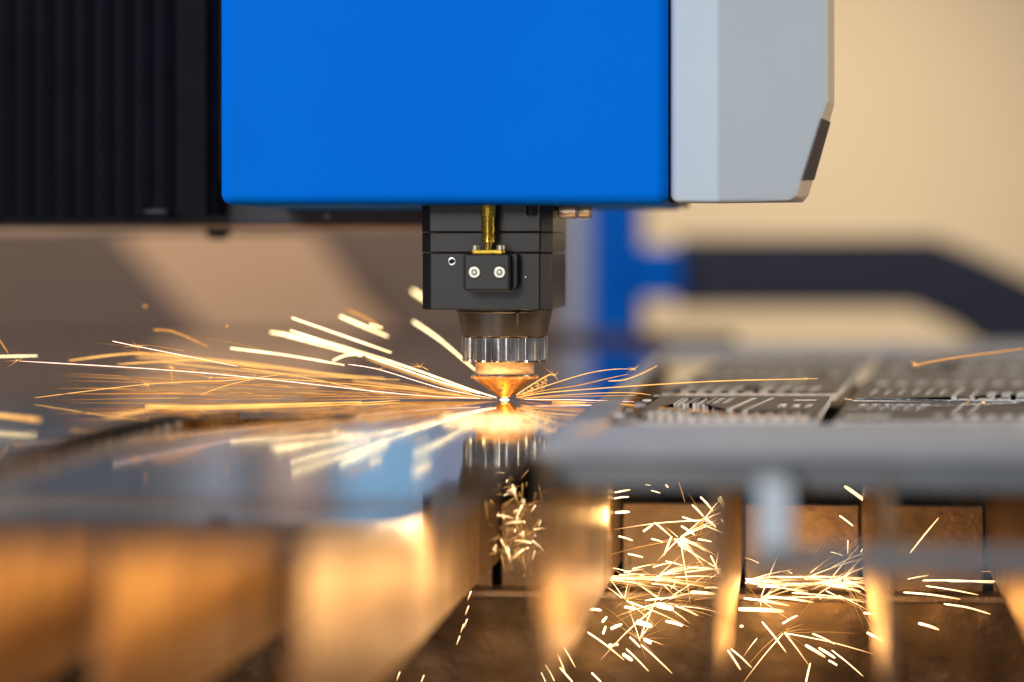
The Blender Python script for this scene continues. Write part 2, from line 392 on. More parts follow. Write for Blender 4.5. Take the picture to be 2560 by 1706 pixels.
# ---- rail carrying the near edge of the grey sheet, with a hanging bracket
b = MB(); b.box((UB + 6, vn + 2, -14), (UB + 420, vn + 14, -3.2))
tag(b.build('support_rail', M['rail'], bevel=1.5), 'grey support rail running under the near edge of the grey sheet', 'rail')
t = thing('hanging_bracket', 'pale grey bracket bar hung below the support rail', 'bracket', (0, vn, -40))
vb = vn - 75
p = onv(1935, 1200, vb)
b = MB(); b.box((p.x - 5.5, vb, -33), (p.x + 5.5, vb + 2, -4)); b.build('hanger', M['white'], t, bevel=0.5)
b = MB(); b.box((p.x - 4, vb + 2.2, -9), (p.x + 4, vn + 1.8, -5)); b.build('tie', M['rail'], t, bevel=0.5)
p2 = onv(1900, 1380, vb)
b = MB(); b.box((p2.x, vb - 2.2, -33), (p2.x + 190, vb - 0.2, -25)); b.build('cross_bar', M['rail'], t, bevel=0.5)
# pale plate on the right edge
p = onz(2545, 1095)
b = MB(); b.box((p.x, vn - 30, 1.4), (p.x + 90, vn + 60, 9)); tag(b.build('cream_block', M['cream'], bevel=2), 'cream coloured block lying on the margin of the grey sheet', 'block')

# ================================================================== LASER HEAD
head = thing('laser_cutting_head', 'black laser cutting head with copper nozzle hanging under the blue cover', 'laser head', (0, 0, 2.5))
VF = -31.0
kf = lambda px, py: onv(px, py, VF)
uL, uR = kf(1052, 700).x, kf(1380, 700).x
cL, cR = kf(1074, 700).x, kf(1351, 700).x
depth = 84
def block(name, py0, py1, grow=0.0):
    z1, z0 = kf(1200, py0).z, kf(1200, py1).z
    a, b_, c, d = uL - grow, uR + grow, cL - grow, cR + grow
    poly = [(c, VF), (d, VF), (b_, VF + 5.5), (b_, VF + depth), (a, VF + depth), (a, VF + 3.5)]
    m_ = MB(); m_.prism(poly, z0, z1); return m_.build(name, M['black'], head, bevel=0.45, seg=2)
block('upper_block', 480, 580.2)
block('middle_block', 581.6, 631.5, -0.15)
lower = block('lower_block', 633, 775, -0.3)
# recess line on the upper block: a cap screw and a step
p = kf(1329, 515); m_ = MB(); m_.lathe([(2.4, 95), (2.4, kf(1329, 537).z), (1.9, kf(1329, 538.5).z)], (p.x, VF - 1.2), 20); m_.build('cap_screw', M['dark'], head, smooth=True)
z1, z0 = kf(1360, 540).z, kf(1360, 579).z
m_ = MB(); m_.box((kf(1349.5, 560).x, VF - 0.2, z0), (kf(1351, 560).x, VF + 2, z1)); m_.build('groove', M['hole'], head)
# sensor bracket with rounded corners
def rrect(a, b_, z0, z1, r, n=6, corners=(1, 1, 1, 1)):
    pts = []
    for (cx, cz, a0, on) in ((b_ - r, z0 + r, 270, corners[1]), (b_ - r, z1 - r, 0, corners[2]), (a + r, z1 - r, 90, corners[3]), (a + r, z0 + r, 180, corners[0])):
        if on:
            for k in range(n + 1):
                an = math.radians(a0 + 90 * k / n); pts.append((cx + r * math.cos(an), cz + r * math.sin(an)))
        else:
            pts.append((cx + (r if a0 in (270, 0) else -r), cz + (r if a0 in (0, 90) else -r)))
    return pts
vB = VF - 17
m_ = MB(); m_.prismv(rrect(onv(1161, 680, VF).x + 0.2, onv(1298, 680, VF).x, kf(1200, 727).z, kf(1200, 635).z, 3.2, corners=(1, 1, 0, 0)), VF - 9, VF - 0.02)
m_.build('bracket_base', M['black'], head, bevel=0.35)
fb = lambda px, py: onv(px, py, vB)
m_ = MB(); m_.prismv(rrect(fb(1160, 680).x, fb(1274, 680).x, fb(1200, 727).z, fb(1200, 636).z, 0.8), vB, VF - 8)
brk = m_.build('sensor_bracket', M['black'], head, bevel=0.9, seg=3)
for px in (1186, 1249):
    p = fb(px, 681)
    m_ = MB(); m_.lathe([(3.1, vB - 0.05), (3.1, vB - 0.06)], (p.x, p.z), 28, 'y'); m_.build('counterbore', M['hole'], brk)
    m_ = MB(); m_.lathe([(2.65, vB - 0.1), (2.65, vB - 0.22), (2.4, vB - 0.4), (1.5, vB - 0.4), (1.3, vB - 0.16), (0.2, vB - 0.12)], (p.x, p.z), 32, 'y')
    sw = m_.build('screw', M['screw'], head, smooth=30)
    m_ = MB(); m_.lathe([(1.35, vB - 0.42), (1.3, vB - 0.44)], (p.x, p.z), 6, 'y'); m_.build('hex_socket', M['rail'], sw)  # darker flat disc in place of the recess shade
    m_ = MB(); m_.lathe([(0.7, vB - 0.45), (0.55, vB - 0.5)], (p.x, p.z), 16, 'y'); m_.build('socket_floor', M['screw'], sw)
p = kf(1130, 654); m_ = MB(); m_.lathe([(1.75, VF - 0.03), (1.75, VF - 0.12), (1.35, VF - 0.16), (1.2, VF - 0.08)], (p.x, p.z), 24, 'y'); ss = m_.build('set_screw', M['steel'], head, smooth=30)
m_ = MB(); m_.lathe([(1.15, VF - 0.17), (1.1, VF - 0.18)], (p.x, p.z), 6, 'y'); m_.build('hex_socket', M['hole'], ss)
p = kf(1314, 693); m_ = MB(); m_.lathe([(0.42, VF - 0.02), (0.3, VF - 0.3)], (p.x, p.z), 10, 'y'); m_.build('locating_pin', M['screw'], head)
# brass coaxial plug
vP = vB + 6.5
fp = lambda px, py: onv(px, py, vP)
ux = fp(1221, 560).x
def zz(py): return fp(1221, py).z
def hexr(r, h, a): return r
conn = MB(); conn.lathe([(3.05, zz(606)), (3.15, zz(604)), (3.15, zz(585)), (2.95, zz(584)), (2.95, zz(581)), (3.15, zz(580)), (3.15, zz(563)), (2.9, zz(562)), (2.9, zz(558)), (3.1, zz(557)), (3.1, zz(541))], (ux, vP), 32)
conn = conn.build('coaxial_plug', M['brass'], head, smooth=30)
m_ = MB(); m_.lathe([(3.3, zz(541.5)), (3.6, zz(540)), (3.6, zz(514)), (3.3, zz(513))], (ux, vP), 144, rfun=lambda r, h, a: r + 0.03 * math.cos(36 * a)); m_.build('knurled_collar', M['brass'], conn, smooth=30)
m_ = MB(); m_.lathe([(1.75, zz(626)), (1.75, zz(606.2))], (ux, vP), 24); m_.build('pin_sleeve', M['brass'], conn, smooth=30)
m_ = MB(); m_.box((fp(1179, 630).x, vP - 5, zz(634.5)), (fp(1264, 630).x, vP + 5, zz(625)), 1.0); m_.build('mounting_flange', M['brass'], conn, bevel=0.25)
for px in (1190, 1252):
    m_ = MB(); x = fp(px, 620).x; m_.lathe([(1.9, zz(625)), (1.9, zz(614)), (1.5, zz(612.5))], (x, vP - 1), 24); m_.build('flange_screw', M['screw'], head, smooth=30)
# knurled thumb screws on the right side
for k, (pa, pb, vv) in enumerate(((1396, 1445, -6), (1446, 1480, 10))):
    a, b_ = onv(pa, 527, vv).x, onv(pb, 527, vv).x; zc = onv(pa, 527, vv).z
    m_ = MB(); m_.lathe([(3.2, a), (3.7, a + 0.5), (3.7, b_ - 1.2), (3.1, b_ - 0.3), (2.6, b_)], (vv, zc), 96, 'x', rfun=lambda r, h, an: r + (0.16 * (1 if math.cos(24 * an) > 0 else -1) if r > 3.15 else 0))
    ts = m_.build('thumb_screw', M['bronze'], head, smooth=25)
    m_ = MB(); m_.lathe([(1.7, a - 4.5 - 5 * k), (1.7, a + 0.2)], (vv, zc), 20, 'x'); m_.build('screw_neck', M['brass'], ts, smooth=30)
# conical holder, nut, ceramic ring, nozzle
zL = lambda py: (1000 - py) / (FPX / D0)
m_ = MB(); m_.lathe([(22.6, zL(770)), (22.6, zL(779)), (22.3, zL(781)), (20.1, zL(838.5)), (19.5, zL(840))][::-1], (0, 0), 96); cone = m_.build('conical_holder', M['blackcone'], head, smooth=25)
m_ = MB(); m_.box((7.5, -23.4, zL(811)), (9.2, -21.0, zL(778))); m_.build('alignment_rib', M['blackcone'], cone, bevel=0.3)
NF = 15
def flute(r, h, a):
    x = (a * NF / (2 * math.pi)) % 1.0
    d = abs(x - 0.5) * 2
    return r if d > 0.62 else r - 1.5 * (1 - (d / 0.62) ** 2) ** 0.5 * 0.9
m_ = MB(); m_.lathe([(18.6, zL(904.5)), (19.4, zL(903)), (20.0, zL(899)), (20.0, zL(843)), (19.7, zL(841.2)), (19.0, zL(840.6))], (0, 0), 360, rfun=flute); m_.build('retaining_nut', M['nut'], head, smooth=25)
m_ = MB(); m_.lathe([(13.4, zL(936)), (13.8, zL(934)), (13.8, zL(905)), (13.2, zL(903.5))], (0, 0), 80); m_.build('ceramic_ring', M['ceramic'], head, smooth=30)
m_ = MB(); m_.lathe([(13.9, zL(938.2)), (13.9, zL(936.2))], (0, 0), 80); m_.build('seal_washer', M['steel'], head, smooth=30)
nz_ = MB(); nz_.lathe([(0.9, 4.2), (1.1, zL(993)), (2.6, zL(993)), (3.5, zL(991)), (3.9, zL(988)), (15.0, zL(946.5))], (0, 0), 96)
noz = nz_.build('nozzle', M['copper'], head, smooth=30)
m_ = MB(); m_.lathe([(14.9, zL(946.8)), (15.7, zL(945.5)), (15.7, zL(939.5)), (15.2, zL(938.4))], (0, 0), 480, rfun=lambda r, h, a: r + (0.14 * math.cos(96 * a) if r > 15.3 else 0)); m_.build('knurled_rim', M['copper'], noz, smooth=30)
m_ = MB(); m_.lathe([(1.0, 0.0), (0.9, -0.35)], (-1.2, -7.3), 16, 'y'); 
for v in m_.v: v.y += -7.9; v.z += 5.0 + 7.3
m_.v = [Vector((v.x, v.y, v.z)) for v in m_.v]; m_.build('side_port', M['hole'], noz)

# ================================================================== COVER
cov = thing('carriage_cover', 'large blue sheet-metal carriage cover with pale grey end cap', 'machine cover', (0, 60, 92))
vc = -58.0
cx = lambda px, py: onv(px, py, vc)
zb = cx(1200, 512).z; zt = cx(1200, -260).z
a, b_ = cx(549, 300).x, cx(1669, 300).x
m_ = MB(); m_.box((a, vc, zb), (b_, vc + 190, zt)); m_.build('front_panel', M['blue'], cov, bevel=5, seg=5)
m_ = MB(); m_.box((b_ + 0.02, vc + 16, zb + 1), (b_ + 2.5, vc + 185, zt - 2)); m_.build('seam', M['dark'], cov)
# end cap
def cp(px, py, v): return onv(px, py, v)
fr = [(1677, -260, vc + 6), (1793, -260, vc - 5), (2070, -260, vc + 13), (2070, 255, vc + 13), (2057, 290, vc + 12), (1992, 492, vc + 8), (1972, 502, vc + 6), (1793, 506, vc - 5), (1688, 505, vc + 5), (1677, 494, vc + 6)]
pts = [cp(*x) for x in fr]
edge = [(1681, -260, vc + 150), (1793, -260, vc + 150), (2087, -260, vc + 30), (2087, 262, vc + 30), (2077, 300, vc + 29), (2024, 488, vc + 25), (2010, 507, vc + 25), (1793, 509, vc + 60), (1690, 508, vc + 60), (1681, 498, vc + 60)]
back = [cp(*x) for x in edge]
m_ = MB(); n = len(pts)
m_.v = list(pts) + list(back)
m_.add([], [])
m_.f = [(0, 9, 8, 7, 1), (1, 7, 6, 5, 4, 3, 2)] + [(i, (i + 1) % n, n + (i + 1) % n, n + i) for i in range(n)] + [tuple(range(n, 2 * n))]
m_.mi = [0, 0] + [1 if i in (2, 3, 4, 5) else 0 for i in range(n)] + [0]
cap = m_.build('end_cap', [M['white'], M['cream']], cov, bevel=1.2)
A = [pts[4].lerp(pts[5], 0.03), back[4].lerp(back[5], 0.03), back[4].lerp(back[5], 0.8), pts[4].lerp(pts[5], 0.8)]
m_ = MB(); nrm = (A[1] - A[0]).cross(A[3] - A[0]).normalized()
if nrm.x < 0: nrm = -nrm
m_.v = [x + nrm * 0.25 for x in A] + [x - nrm * 1.2 for x in A]
m_.f = [(0, 1, 2, 3), (7, 6, 5, 4), (0, 4, 5, 1), (1, 5, 6, 2), (2, 6, 7, 3), (3, 7, 4, 0)]; m_.mi = [0] * 6
m_.build('slot_insert', M['insert'], cap)

# bellows
bel = thing('bellows', 'black pleated bellows curtain beside the blue cover', 'bellows', (-200, 90, 80))
vbel = 75.0
zb2, zt2 = onv(300, 540, vbel).z, onv(300, -300, vbel).z
edges = [546, 512, 492, 478]
x = 430
ub = [onv(e, 300, vbel).x for e in (545, 430)]
m_ = MB(); m_.prism([(ub[1], vbel + 3), (ub[1] + 2, vbel), (ub[0] - 6, vbel), (ub[0] - 4, vbel + 3), (ub[0] - 2, vbel), (ub[0], vbel + 2), (ub[0], vbel + 30), (ub[1], vbel + 30)], onv(500, 538, vbel).z - 0.5, zt2); m_.build('end_flange', M['rubber'], bel, bevel=0.5)
u = ub[1]
pw = 10.2
for k in range(13):
    m_ = MB(); dz = random.uniform(-0.6, 0.6)
    m_.prism([(u - pw, vbel + 2.7), (u - pw * 0.62, vbel + 1.6), (u - pw * 0.45, vbel + 0.8), (u - pw * 0.3, vbel + 1.6), (u - 0.1, vbel + 2.7), (u - 0.1, vbel + 30), (u - pw, vbel + 30)], zb2 - 1 + dz, zt2)
    m_.build('pleat', M['rubber'], bel, bevel=0.6); u -= pw
p = onv(405, 530, vbel - 4); m_ = MB(); m_.lathe([(0.7, p.x - 9), (1.8, p.x - 4), (2.2, p.x + 1), (1.6, p.x + 3)], (p.y, p.z), 24, 'x'); m_.build('clip', M['dark'], bel, smooth=True)

# gantry beam under / behind the cover
g = thing('gantry_beam', 'dark gantry beam with brown underside passing behind the blue cover', 'gantry beam', (-150, 120, 85))
vg = 95.0
zg = onv(700, 562, vg).z
u1 = onv(1120, 560, vg).x
m_ = MB(); m_.box((-520, vg, zg), (u1, vg + 60, zg + 22)); m_.build('beam', M['dark'], g, bevel=1)
m_ = MB(); m_.box((-520, vg + 2, zg - 1.4), (u1, vg + 120, zg - 0.05)); m_.build('under_plate', M['tan'], g)
m_ = MB(); m_.box((onv(800, 520, vg - 12).x, vg - 14, onv(800, 523, vg - 12).z), (u1, vg - 0.1, onv(800, 505, vg - 12).z)); m_.build('guide_strip', M['lilac'], g, bevel=0.5)
m_ = MB(); m_.box((-520, vg + 235, onv(600, 588, vg + 235).z), (onv(1150, 570, vg + 235).x, vg + 247, onv(600, 569, vg + 235).z)); m_.build('brown_rail', M['tan'], g, bevel=1)
p = onv(818, 541, vg); m_ = MB(); m_.lathe([(1.6, vg + 0.1), (1.6, vg - 1.2), (1.2, vg - 1.6)], (p.x, p.z), 20, 'y'); m_.build('bolt', M['rail'], g, smooth=30)
p = onv(545, 590, vg + 100); m_ = MB(); m_.lathe([(4, p.z - 2.0), (7, p.z + 1), (7, p.z + 9)], (p.x, p.y), 24); m_.build('stop_knob', M['dark'], g, smooth=30)

# ================================================================== BACKGROUND MACHINE
def bgbox(name, px0, px1, py0, py1, v, dep, m, label, cat, bev=3.0):
    a = onv(px0, py1, v); c = onv(px1, py0, v)
    m_ = MB(); m_.box((a.x, v, a.z), (c.x, v + dep, c.z)); return tag(m_.build(name, m, bevel=bev), label, cat)
# blue post with the dark bent beam
bgbox('blue_post', 1478, 1592, 440, 856, 1250, 120, M['bluebg'], 'blurred blue upright post standing beyond the laser head', 'post', 4)
bgbox('lilac_post', 1404, 1474, 380, 856, 1330, 60, M['lilac'], 'pale lilac-grey upright strip beside the blue post', 'post')
bgbox('blue_clamp', 1588, 1700, 618, 748, 1240, 110, M['bluebg'], 'dark blue clamp gripping the end of the bent beam', 'clamp')
arm = [(1690, 594), (2335, 594), (2430, 630), (2650, 735), (2650, 1000), (2500, 900), (2385, 818), (2280, 770), (1690, 770)]
P = [onv(x, y, 1262) for x, y in arm]
m_ = MB(); m_.prismv([(p.x, p.z) for p in P][::-1], 1262, 1340)
tag(m_.build('bent_beam', M['navy'], bevel=3), 'dark navy bent beam reaching sideways and down against the cream wall', 'beam')
bgbox('rust_bar', 1240, 1840, 836, 876, 850, 40, M['rust'], 'rusty brown bar along the far edge of the sheets', 'bar', 1)
bgbox('blue_box', 2206, 2268, 876, 918, 640, 60, M['bluebg'], 'small blue box standing behind the cut panels', 'box')
bgbox('lilac_reflection', 1800, 2300, 872, 905, 990, 60, M['lilac'], 'blurred lilac-grey bar added for the sheet reflection beyond the cut panels', 'rail')  # bar added in place of the far sheet's lavender reflection
bgbox('grey_bed_edge', 2480, 2760, 862, 935, 760, 60, M['rail'], 'grey bed edge below the dark bent beam', 'bed edge')
# left background: taupe housings with a tan leaning board
hs = thing('machine_housing', 'blurred taupe machine housing with unseen coloured panels added for the sheet to reflect, beyond the polished sheet', 'housing', (-400, 1700, -60))
a = onv(-420, 900, 1700); c = onv(1395, 300, 1700)
m_ = MB(); m_.box((a.x, 1700, a.z - 20), (c.x, 1760, 105)); m_.build('lower_panel', M['taupe'], hs, bevel=5)
for (p0, p1, mm) in ((-420, 60, 'refl_slate'), (60, 380, 'refl_navy'), (380, 470, 'refl_slate'), (470, 610, 'refl_grey'), (610, 660, 'refl_slate'), (660, 800, 'refl_pink'), (800, 850, 'refl_grey'), (850, 1070, 'refl_sky'), (1070, 1395, 'refl_dusk')):
    m_ = MB(); m_.box((onv(p0, 400, 1696).x + 1, 1696, 107), (onv(p1, 400, 1696).x - 1, 1758, 520)); m_.build('reflection_panel', M[mm], hs, bevel=3)  # unseen panels, added and coloured to streak the polished sheet's reflection
bd = [(270, 560), (760, 560), (905, 760), (1010, 868), (560, 868), (470, 790)]
P = [onv(x, y, 1560) for x, y in bd]
m_ = MB(); m_.prismv([(p.x, p.z) for p in P][::-1], 1560, 1590); tag(m_.build('tan_board', M['tan'], bevel=2), 'tan board leaning slantwise before the taupe housing', 'board')
bd = [(480, 790), (560, 868), (1010, 868), (1100, 868), (380, 868)]
bgbox('dark_ledge', -300, 1290, 838, 872, 990, 40, M['rust'], 'dark brown ledge at the far edge of the polished sheet', 'ledge', 1)

# ================================================================== SPARKS
def spark_pts(pts, n=0):
    """pixel polyline with bokeh width (px) -> 3-D points; the width gives the distance behind the focal plane"""
    out = []
    for (px, py, wd) in pts:
        D = DF / (1 - wd / (37.0 * FPX / DF)) if wd >= 0 else DF / (1 + (-wd) / (37.0 * FPX / DF))
        P = atD(px, py, D)
        if P.z < 0.4 and py < 1190: P = onz(px, py, 0.5)
        out.append(P)
    return out
def arc(pts, n=10):
    """smooth polyline through the points"""
    P = [Vector(p) for p in pts]
    if len(P) < 3: return [P[0].lerp(P[-1], k / 3) for k in range(4)]
    out = []
    for i in range(len(P) - 1):
        p0, p1, p2, p3 = P[max(i - 1, 0)], P[i], P[i + 1], P[min(i + 2, len(P) - 1)]
        for k in range(n):
            t_ = k / n
            out.append(0.5 * ((2 * p1) + (p2 - p0) * t_ + (2 * p0 - 5 * p1 + 4 * p2 - p3) * t_ ** 2 + (3 * p1 - p0 - 3 * p2 + p3) * t_ ** 3))
    out.append(P[-1]); return out
def prof(n, r, head=0.75, tail=0.15, tip=0.25, seed=None):
    """radius and heat along a spark: thick hot middle, thin cooling tail, a little flicker"""
    rr, hh = [], []
    for i in range(n):
        t_ = i / (n - 1); env = min(1.0, (t_ + 0.02) / 0.12) ** 0.5 * min(1.0, (1.02 - t_) / 0.3) ** 0.6
        fl = random.uniform(0.82, 1.12)
        rr.append(r * (tip + (1 - tip) * env) * (0.92 + 0.16 * random.random()))
        hh.append(max(0.06, (head + (tail - head) * t_ ** 1.5) * fl + (1 - head) * env * (1 - t_)))
    return rr, hh
def spark(pts, hot, r, label, group, taper=(1, 1), burst=None, origin=None):
    P = arc(spark_pts(pts)); n = len(P)
    rr, hh = prof(n, r, 1.0, 0.8, 0.6) if hot == 'white_hot' else prof(n, r, 0.5, 1.0, 0.3)
    m_ = MB(); m_.tube(P, rr, 5, hh)
    if burst:
        t_ = thing('spark', label, 'spark', P[0], group)
        m_.build('trail', M[hot], t_, smooth=True)
        bp = spark_pts([(burst[0], burst[1], burst[3] if len(burst) > 3 else 0)])[0]
        bm = MB(); rs = random.Random(int(burst[0]))
        for k in range(int(burst[2] * 1.6)):
            an = rs.uniform(0, 6.28); L = 1.2 + 7 * rs.random() ** 2.2
            e = bp + R * (L * math.cos(an)) + Z * (L * 0.7 * math.sin(an)) + F * rs.uniform(-4, 4)
            if e.z < 0.3 and bp.z > 0: e.z = 0.3
            bm.tube([bp, bp.lerp(e, 0.5), e], [0.09, 0.06, 0.015], 4, [1.0, 0.6, 0.1])
        bm.build('burst', M['yellow_hot'], t_)
        return t_
    return tag(m_.build('spark', M[hot], smooth=True, origin=P[0]), label, 'spark', group)

LW, GW = 'thick white-hot spark streak flying up and away from the nozzle over the polished sheet', 'white-hot sparks over the polished sheet'
for pts, r in [
    ([(730, 795, 9), (978, 882, 9)], 0.42), ([(850, 791, 16), (970, 842, 16)], 0.55), ([(924, 811, 12), (956, 820, 12)], 0.42),
    ([(676, 831, 17), (780, 848, 15), (911, 884, 11), (1040, 925, 6), (1180, 975, 2), (1240, 994, 0)], 0.40), ([(726, 826, 8), (924, 890, 6)], 0.35),
    ([(690, 832, 15), (800, 862, 12), (905, 890, 10)], 0.45), ([(577, 871, 10), (720, 889, 8), (860, 913, 5)], 0.36),
    ([(1032, 727, 27), (1075, 756, 26)], 0.9), ([(1033, 804, 19), (1100, 850, 15), (1187, 925, 9)], 0.48),
    ([(832, 902, 9), (867, 888, 10), (915, 886, 10)], 0.35), ([(-20, 892, 10), (93, 890, 9)], 0.32),
    ([(915, 891, 1), (1080, 948, 1), (1200, 985, 0)], 0.30)]:
    spark(pts, 'white_hot', r, LW, GW)
LY, GY = 'broad golden spark streak skimming low over the polished sheet', 'golden sparks skimming the polished sheet'
for pts, r in [
    ([(172, 902, 9), (344, 884, 9), (526, 899, 9), (813, 935, 9), (960, 945, 8)], 0.40), ([(292, 911, 8), (478, 902, 8), (640, 916, 8), (900, 942, 8)], 0.32),
    ([(-20, 1034, 11), (50, 1042, 11), (103, 1048, 11)], 0.40), ([(363, 1014, 20), (531, 1016, 20), (904, 1005, 17)], 0.50),
    ([(263, 1041, 10), (387, 1020, 10)], 0.30), ([(340, 892, 14), (560, 903, 14), (840, 938, 12)], 0.42), ([(400, 905, 8), (700, 935, 8), (1000, 950, 5)], 0.26),
    ([(915, 893, 16), (1060, 945, 12), (1180, 985, 5)], 0.50), ([(880, 953, 13), (1000, 966, 9), (1150, 988, 3)], 0.42), ([(870, 1010, 4), (1000, 1001, 4)], 0.2)]:
    spark(pts, 'yellow_hot', r, LY, GY, taper=(0.9, 1))
LO, GO = 'dim orange spark streak cooling above the polished sheet', 'cooling orange sparks'
for pts, r in [([(383, 825, 10), (435, 830, 10), (521, 867, 10)], 0.38), ([(-5, 844, 4), (21, 884, 4)], 0.3), ([(368, 768, 14), (358, 764, 14)], 0.5),
               ([(565, 820, 6), (570, 812, 6)], 0.4), ([(870, 775, 14), (915, 795, 14), (945, 815, 14)], 0.5)]:
    spark(pts, 'orange_hot', r, LO, GO)
LP, GP = 'thin long spark line ending in a tiny starburst over the polished sheet', 'thin bursting sparks over the polished sheet'
for pts, br, hot in [
    ([(280, 853, 0), (342, 866, 0), (593, 916, 0)], (342, 866, 14), 'pink_hot'), ([(48, 903, 0), (383, 923, 0), (636, 945, 0), (1000, 985, 0), (1200, 997, 0)], (44, 902, 6), 'pink_hot'),
    ([(86, 995, 2), (368, 961, 0), (560, 952, 0), (636, 945, 0), (717, 935, 0)], (368, 961, 16), 'yellow_hot'),
    ([(527, 945, 1), (700, 948, 0), (960, 968, 0), (1200, 996, 0)], (527, 944, 8), 'yellow_hot'), ([(600, 920, 0), (740, 940, 0), (960, 986, 0)], (740, 940, 7), 'yellow_hot'),
    ([(870, 911, 0), (950, 925, 0), (1100, 970, 0), (1230, 996, 0)], (945, 923, 6), 'pink_hot'), ([(640, 946, 0), (560, 966, 0), (500, 988, 0)], (636, 945, 8), 'yellow_hot'),
    ([(429, 919, 1), (431, 960, 1)], (429, 919, 10), 'orange_hot'), ([(1054, 917, 0), (1072, 926, 0)], (1050, 918, 6), 'yellow_hot')]:
    spark(pts, hot, 0.17, LP, GP, burst=br)
LR, GR = 'thin spark line shooting from the nozzle towards the cut panels', 'sparks shooting towards the cut panels'
for pts, br, hot, r in [
    ([(1290, 990, 0), (1353, 969, 0), (1460, 936, 0), (1530, 924, 0), (1586, 923, 0)], (1586, 923, 12), 'yellow_hot', 0.2),
    ([(1290, 993, 0), (1364, 976, 0), (1440, 965, 0), (1514, 948, 0), (1570, 936, 0)], None, 'orange_hot', 0.22),
    ([(1520, 953, 1), (1560, 950, 2), (1600, 936, 3), (1643, 915, 4)], None, 'yellow_hot', 0.26),
    ([(1290, 995, 0), (1400, 979, 0), (1755, 955, 0), (2044, 947, 0)], (2018, 947, 5), 'yellow_hot', 0.24),
    ([(1300, 996, 0), (1460, 985, 0), (1570, 982, 0), (1628, 988, 0)], None, 'yellow_hot', 0.16),
    ([(1300, 998, 0), (1420, 992, 0), (1590, 989, 0)], None, 'orange_hot', 0.16),
    ([(1310, 999, 0), (1440, 1000, 0), (1585, 1005, 0)], None, 'pink_hot', 0.13),
    ([(1330, 1000, 0), (1470, 1006, 0), (1580, 1012, 0)], None, 'orange_hot', 0.18),
    ([(1530, 1009, 1), (1800, 1032, 1), (2012, 1045, 2)], None, 'orange_hot', 0.24),
    ([(1380, 1005, 0), (1465, 1007, 0)], None, 'yellow_hot', 0.4),
    ([(1300, 1003, 0), (1480, 1031, 0), (1560, 1048, 0)], None, 'dim_hot', 0.16),
    ([(2288, 912, 7), (2400, 893, 8), (2558, 872, 9)], (2288, 912, 12, 7), 'orange_hot', 0.34),
    ([(1290, 988, 0), (1330, 962, 0), (1372, 938, 0), (1388, 940, 0)], (1386, 939, 6), 'yellow_hot', 0.3)]:
    spark(pts, hot, r, LR, GR, burst=br)
# hot bead where the beam enters the sheet
m_ = MB(); m_.lathe([(0.3, 0.7), (1.3, 0.5), (2.0, 0.25), (2.2, 0.05)], (0, -1), 16); tag(m_.build('molten_bead', M['white_hot'], smooth=True), 'white-hot molten bead on the sheet right under the nozzle tip', 'molten bead')

def cloud(name, label, items, hot):
    m_ = MB()
    for P, r in items:
        A_ = arc(P, 5); rr, hh = prof(len(A_), r, 0.95, 0.12, 0.2); m_.tube(A_, rr, 4, hh)
    return tag(m_.build(name, M[hot]), label, 'sparks', kind='stuff')
rs = random.Random(3)
# low fan of fine sparks in front-left of the nozzle, plus streaks laid on the sheet for their reflections
it, it2 = [], []
for k in range(270):
    if k < 150:                                   # flying just above the sheet, close to the focal plane
        an = math.radians(rs.gauss(181, 4)); el = abs(rs.gauss(0, 0.07)); st = 175 * rs.random() ** 1.2; L = rs.uniform(12, 60); fw = rs.uniform(-0.16, 0.10)
        d = R * math.cos(an) + F * fw + Z * el
        a = Vector((-3, -2, 0.6)) + d * st; c = a + d * L - Z * (L * L * 0.0004)
        r_ = rs.uniform(0.07, 0.17)
    else:                                         # glowing streaks laid on the sheet in place of spark reflections
        t_ = rs.random(); px = 1180 - 700 * t_; py = 1010 + rs.random() ** 1.2 * (14 + 135 * t_); L = rs.uniform(40, 150)
        sl = (py - 1000) / max(60, (1255 - px)) * rs.uniform(0.5, 1.1)
        a = onz(px, py, rs.uniform(0.4, 1.5)); c = onz(px - L, py + L * sl * 0.7, rs.uniform(0.4, 1.5)); r_ = rs.uniform(0.06, 0.16)
    a.z = max(a.z, 0.4); c.z = max(c.z, 0.4)
    (it if rs.random() < 0.45 else it2).append(([a, (a + c) / 2 + Z * rs.uniform(0, 0.6), c], r_))
cloud('spark_reflection_fan', 'fan of fine yellow sparks and added reflection streaks on the polished sheet before the nozzle', it, 'orange_hot')
cloud('spark_reflection_fan', 'fan of fine orange sparks and added reflection streaks on the polished sheet before the nozzle', it2, 'soft_hot')
# bright band of bouncing sparks in front of the nozzle
it, it2 = [], []
for k in range(290):
    px = rs.gauss(1235, 72) if k % 3 else rs.gauss(1262, 40); px = px if 1085 < px < 1395 else rs.uniform(1120, 1330); py = rs.gauss(1044, 6.5)
    an = rs.uniform(-0.6, 0.6) if px < 1200 else rs.uniform(0.6, 2.5); L = rs.uniform(3, 9) if px > 1190 else rs.uniform(4, 13)
    g_ = onz(px, 1052 + rs.uniform(-7, 8), 0.4); p0 = g_ + Vector((0, 0, rs.uniform(0, 1.2)))
    p1 = p0 + R * (L * 0.55 * math.cos(an)) + Z * (abs(L * 0.32 * math.sin(an))) + F * rs.uniform(-3, 3); p1.z = max(p1.z, 0.4)
    (it if rs.random() < 0.7 else it2).append(([p0, p0.lerp(p1, 0.5) + Z * 0.4, p1], rs.uniform(0.07, 0.15)))
cloud('bouncing_sparks', 'dense band of white-hot sparks bouncing on the sheet under the nozzle', it, 'white_hot')
cloud('bouncing_sparks', 'yellow sparks mixed into the band bouncing under the nozzle', it2, 'yellow_hot')
